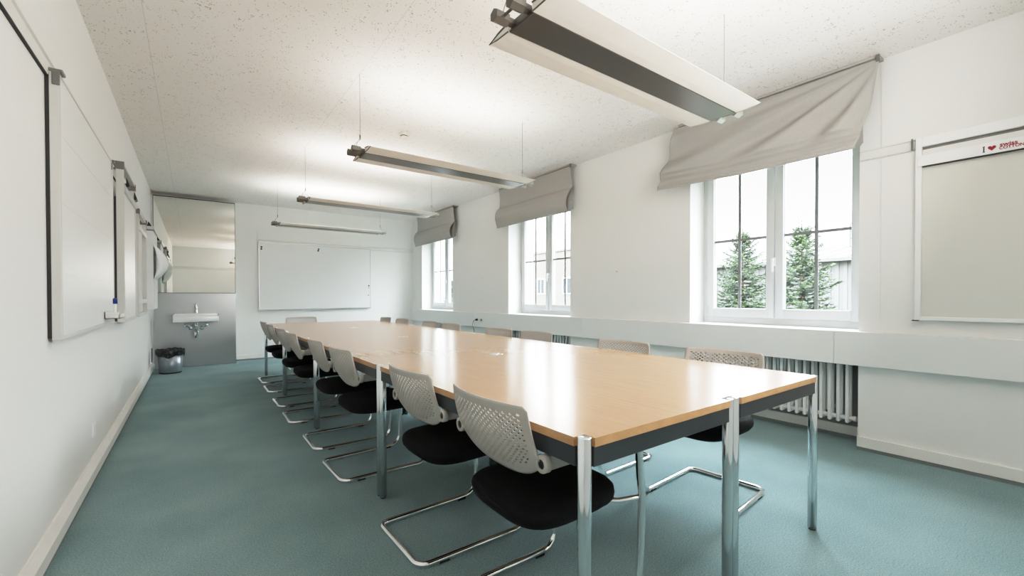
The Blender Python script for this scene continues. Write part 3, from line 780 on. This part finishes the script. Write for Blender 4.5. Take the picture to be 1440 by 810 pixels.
# bin
t = thing('waste_bin', 'tapered blue grey metal waste bin lined with a black bag', 'bin', (-.272, 8.28, 0))
MB().lathe((0, 0, 0), [(1e-4, .0), (.128, .0), (.130, .006), (.134, .012), (.160, .315), (.155, .315), (.128, .016), (1e-4, .012)], 40).build('bucket', 'bin', t)
MB().lathe((0, 0, 0), [(.131, .002), (.136, .004), (.137, .018), (.134, .020)], 40).build('base_ring', 'black', t)
k = MB(); n = 64; vs = []; rnd = random.Random(3)
rings = [(.164, .262), (.169, .285), (.172, .315), (.174, .345), (.169, .358), (.160, .352), (.150, .33), (.11, .29), (.05, .27), (.002, .27)]
ph = [rnd.uniform(0, 6) for _ in range(6)]
for j, (r0, z0) in enumerate(rings):
    for i in range(n):
        a_ = 2*pi*i/n; w_ = .004*sin(5*a_+ph[0]+j)+.003*sin(11*a_+ph[1]+j*1.7)+.002*sin(23*a_+ph[2])
        dz = (.016*sin(3*a_+ph[3])+.010*sin(7*a_+ph[4])) if j == 0 else .006*sin(4*a_+ph[5]+j*.6)+.004*sin(13*a_+j)
        vs.append(((r0+w_*(1 if j < 7 else .3)+(.004 if j < 3 else 0))*cos(a_), (r0+w_+(.004 if j < 3 else 0))*sin(a_), z0+dz))
k.add(vs, [(j*n+i, j*n+(i+1) % n, (j+1)*n+(i+1) % n, (j+1)*n+i) for j in range(len(rings)-1) for i in range(n)], True)
k.build('bin_liner', 'bag', t)

# ------------------------------------------------------------------ socket + cable on the sill duct
t = thing('power_socket', 'small double power socket in the boxed ledge with a cable plugged in', 'socket', (3.90, 6.25, .745))
MB().rbox(-.004, 0, -.11, .11, -.028, .028, .002, 1).build('plate', 'wallbox', t)
MB().lathe((-.004, -.062, 0), [(.019, 0), (.019, -.003), (1e-4, -.001)], 16, 'X').build('outlet', 'alu_dark', t)
MB().lathe((-.004, .06, 0), [(.019, 0), (.019, -.003), (1e-4, -.001)], 16, 'X').build('outlet', 'alu_dark', t)
t = thing('power_cable', 'black cable hanging from the ledge socket down behind the table', 'cable', (3.90, 6.31, .745))
MB().lathe((-.006, 0, 0), [(.018, 0), (.018, -.02), (.012, -.036), (1e-4, -.038)], 14, 'X').build('plug', 'black', t)
MB().tube([(-.042, 0, 0), (-.075, .01, -.02), (-.085, .02, -.08), (-.06, .0, -.22), (-.05, -.06, -.36), (-.05, -.13, -.50), (-.06, -.20, -.64), (-.09, -.25, -.732), (-.16, -.26, -.739), (-.40, -.20, -.739)], .0045, 8).build('cord', 'plug', t)
for y, z, lb in ((3.35, 1.42, 'tiny dark screw in the bare wall between the first two windows'), (6.25, 1.46, 'tiny dark screw in the bare wall between the far two windows')):
    tag(MB().lathe((XR, y, z), [(.006, .0), (.006, -.004), (1e-4, -.006)], 10, 'X').build('wall_screw', 'alu_dark'), lb, 'screw')

# ------------------------------------------------------------------ outside
struct('ground', MB().box(XO+.5, 70, -40, 70, -5.3, -5), 'ground')
def spruce(x, y, top, label, seed, spread=.27, lean=0):
    rnd = random.Random(seed)
    t = thing('spruce_tree', label, 'tree', (x, y, -5), 0, 'spruces outside the nearest window')
    Ht = top+5
    MB().tube([(0, 0, 0), (lean*.5, 0, Ht*.5), (lean, 0, Ht-.05)], [.14, .08, .008], 8).build('trunk', 'bark', t)
    f = MB(); vs = []; fs = []
    def tuft(p, d, L, n):
        # needles on a twig: thin blades around the axis
        side = d.cross(Vector((0, 0, 1)));
        if side.length < .01: side = Vector((1, 0, 0))
        side.normalize(); upv = side.cross(d).normalized()
        for i in range(n):
            k = (i+rnd.random())/n; c = p+d*L*k; a_ = rnd.uniform(0, 2*pi)
            nd = (d*.9+side*cos(a_)+upv*sin(a_)*.8).normalized(); l = rnd.uniform(.045, .075)*(1.1-.35*k); w_ = d.cross(nd)
            if w_.length < .01: continue
            w_ = w_.normalized()*.010; o = len(vs)
            vs.extend([c-w_, c+w_, c+nd*l]); fs.append((o, o+1, o+2))
    z = Ht-.02
    # leader
    tuft(Vector((lean, 0, Ht-.35)), Vector((0, 0, 1)), .38, 60)
    depth = 0
    while depth < 3.0:
        depth += rnd.uniform(.045, .09)+.008*depth
        z = Ht-.12-depth
        nb_ = rnd.randint(4, 6); a0 = rnd.uniform(0, 6.28)
        for b_ in range(nb_):
            a_ = a0+2*pi*b_/nb_+rnd.uniform(-.3, .3); L = (.10+spread*depth)*rnd.uniform(.5, 1.35)
            el = .55-.25*min(depth, 2)
            d = Vector((cos(a_), sin(a_), el*.8)).normalized(); p = Vector((lean*z/Ht, 0, z))
            N = max(3, int(L/.07)); prev = p
            for i in range(N):
                k = (i+1)/N; q = p+d*L*k+Vector((0, 0, -.10*L*sin(pi*k*.8)+.10*L*k*k))
                dd = (q-prev); seg_ = dd.length; dd.normalize()
                tuft(prev, dd, seg_, 13)
                if i > 0 or N < 4:
                    for s_ in (-1, 1):
                        sd = (dd*.75+dd.cross(Vector((0, 0, 1)))*s_*rnd.uniform(.5, .95)+Vector((0, 0, rnd.uniform(-.35, .1)))).normalized()
                        tl_ = rnd.uniform(.11, .24)*(1.15-k*.6)*min(1, .5+depth*.4)
                        tuft(q, sd, tl_, int(tl_*110))
                prev = q
    f.add(vs, fs); f.build('foliage', 'needle', t)
spruce(12.4, 6.02, 3.05, 'spruce outside the left sash of the nearest window', 4, .40)
spruce(9.8, 3.60, 2.62, 'spruce with a reaching right branch outside the right sash of the nearest window', 9, .36)
spruce(11.5, 2.0, 1.1, 'lower spruce at the right edge of the nearest window', 12, .42)
spruce(8.2, 15.0, 1.9, 'green tree seen through the farthest window', 21, .40)
# corrugated hall
t = thing('warehouse', 'long white corrugated hall with a pale low roof seen through the nearest window', 'building', (24, 8, -5))
k = MB(); y = -10
while y < 6.5:
    k.box(-.05, 0, y, y+.16, 0, 7.80); k.box(0, .02, y+.16, y+.32, 0, 7.80); y += .32
k.box(.02, 12, -10, 6.8, 0, 7.8); k.build('wall', 'hall_wall', t)
k = MB(); k.prism([(-.4, 7.75), (-.4, 7.90), (7.0, 9.15), (14, 7.9), (14, 7.75)], lambda p, h: (p[0], h, p[1]), -10.3, 7.1)
y = -10
while y < 6.5: k.prism([(-.4, 7.90), (7.0, 9.15), (7.0, 9.22), (-.4, 7.97)], lambda p, h: (p[0], h, p[1]), y, y+.06); y += .8
k.build('roof', 'hall_roof', t)
k = MB()
for i in range(4):
    k.cyl((5, -.9+i*.4, 8.7), (5, -.9+i*.4, 10.1), .03, 6)
for z in (9.3, 9.7, 10.1): k.cyl((5, -.9, z), (5, .3, z), .03, 6)
k.build('roof_railing', 'rail_steel', t)
# cream house for the middle window
t = thing('apartment_house', 'pale cream rendered house with small windows seen through the middle window', 'building', (18, 24, -5))
k = MB().box(0, 10, -6.2, 9, 0, 8.9); k.build('wall', 'render_wall', t)
MB().box(-.05, 10.05, -6.25, 9.05, 8.9, 9.0).build('roof', 'render_wall', t)
for y in (-5.4, -3.0, -.6, 1.8, 4.2):
    for z in (1.6, 4.3, 6.3):
        wo = MB().box(-.04, .0, y, y+.75, z, z+1.0).build('window', 'frame', t)
        MB().box(-.06, -.04, y+.06, y+.345, z+.06, z+.94).box(-.06, -.04, y+.405, y+.69, z+.06, z+.94).build('pane', 'dark_glass', wo)

# ------------------------------------------------------------------ sky and fill lights
wd = bpy.data.worlds.new('sky'); bpy.context.scene.world = wd; wd.use_nodes = True
nt = wd.node_tree; bg = nt.nodes['Background']
tc = nt.nodes.new('ShaderNodeTexCoord'); sp = nt.nodes.new('ShaderNodeSeparateXYZ'); nt.links.new(tc.outputs['Generated'], sp.inputs[0])
r = nt.nodes.new('ShaderNodeValToRGB'); e = r.color_ramp.elements
e[0].position = 0.; e[0].color = (.97, .985, 1, 1); e[1].position = 1.; e[1].color = (.80, .90, 1, 1)
nt.links.new(sp.outputs['Z'], r.inputs['Fac']); nt.links.new(r.outputs['Color'], bg.inputs['Color'])
mr = nt.nodes.new('ShaderNodeMapRange'); mr.inputs['From Min'].default_value = .12; mr.inputs['From Max'].default_value = .55
mr.inputs['To Min'].default_value = SKY0 = 2.5; mr.inputs['To Max'].default_value = 29.
nt.links.new(sp.outputs['Z'], mr.inputs['Value']); nt.links.new(mr.outputs['Result'], bg.inputs['Strength'])

def area(name, loc, rot, sx, sy, power, col, spread=pi):
    l = bpy.data.lights.new(name, 'AREA'); l.shape = 'RECTANGLE'; l.size = sx; l.size_y = sy; l.energy = power; l.color = col; l.spread = spread
    o = bpy.data.objects.new(name, l); C.objects.link(o); o.location = loc; o.rotation_euler = rot; return o
# added fill lights just above the pendant lamps, shining up at the ceiling
for i, y in enumerate((1.362, 3.335, 5.31, 7.275)):
    area('fill_uplight', (1.80, y, 2.245), (pi, 0, 0), 1.45, .34, (4, 6, 8, 10)[i], (1., .955, .91))

# added soft fill light behind the camera, no such lamp in the room
area('fill_light', (2.1, YF+.30, 1.95), (pi/2+.35, 0, .30), 1.5, 1.2, 36, (1., .965, .93))
# ------------------------------------------------------------------ camera
f, cx, cy, yaw, pit, rol, hh = 612.96, 720, 424.47, .6326, -.0109, -.0016, 1.1263
s, c = sin(yaw), cos(yaw)
fw = Vector((s*cos(pit), c*cos(pit), sin(pit))); rt = Vector((c, -s, 0)); u = rt.cross(fw)
r2 = rt*cos(rol)+u*sin(rol); u2 = -rt*sin(rol)+u*cos(rol)
cam = bpy.data.cameras.new('camera'); co = bpy.data.objects.new('camera', cam); C.objects.link(co)
mt = Matrix((r2, u2, -fw)).transposed().to_4x4(); mt.translation = Vector((0, 0, hh)); co.matrix_world = mt
cam.sensor_width = 36; cam.lens = f/1440*36; cam.shift_x = (720-cx)/1440; cam.shift_y = (cy-405)/1440; cam.clip_start = .02; cam.clip_end = 300
sc = bpy.context.scene; sc.camera = co
sc.cycles.max_bounces = 14; sc.cycles.diffuse_bounces = 9; sc.cycles.glossy_bounces = 5; sc.cycles.transparent_max_bounces = 12
sc.cycles.use_denoising = True; sc.cycles.sample_clamp_indirect = 8
sc.view_settings.view_transform = 'Standard'; sc.view_settings.look = 'None'; sc.view_settings.exposure = 0.0
# film-like shoulder: highlights roll off instead of clipping
vs_ = sc.view_settings; vs_.use_curve_mapping = True; cm = vs_.curve_mapping
cm.white_level = (2.0, 2.0, 2.0); cv = cm.curves[3]
for x, y in ((.025, .078), (.05, .172), (.125, .455), (.2, .665), (.3, .82), (.5, .94)): cv.points.new(x, y)
cm.update()
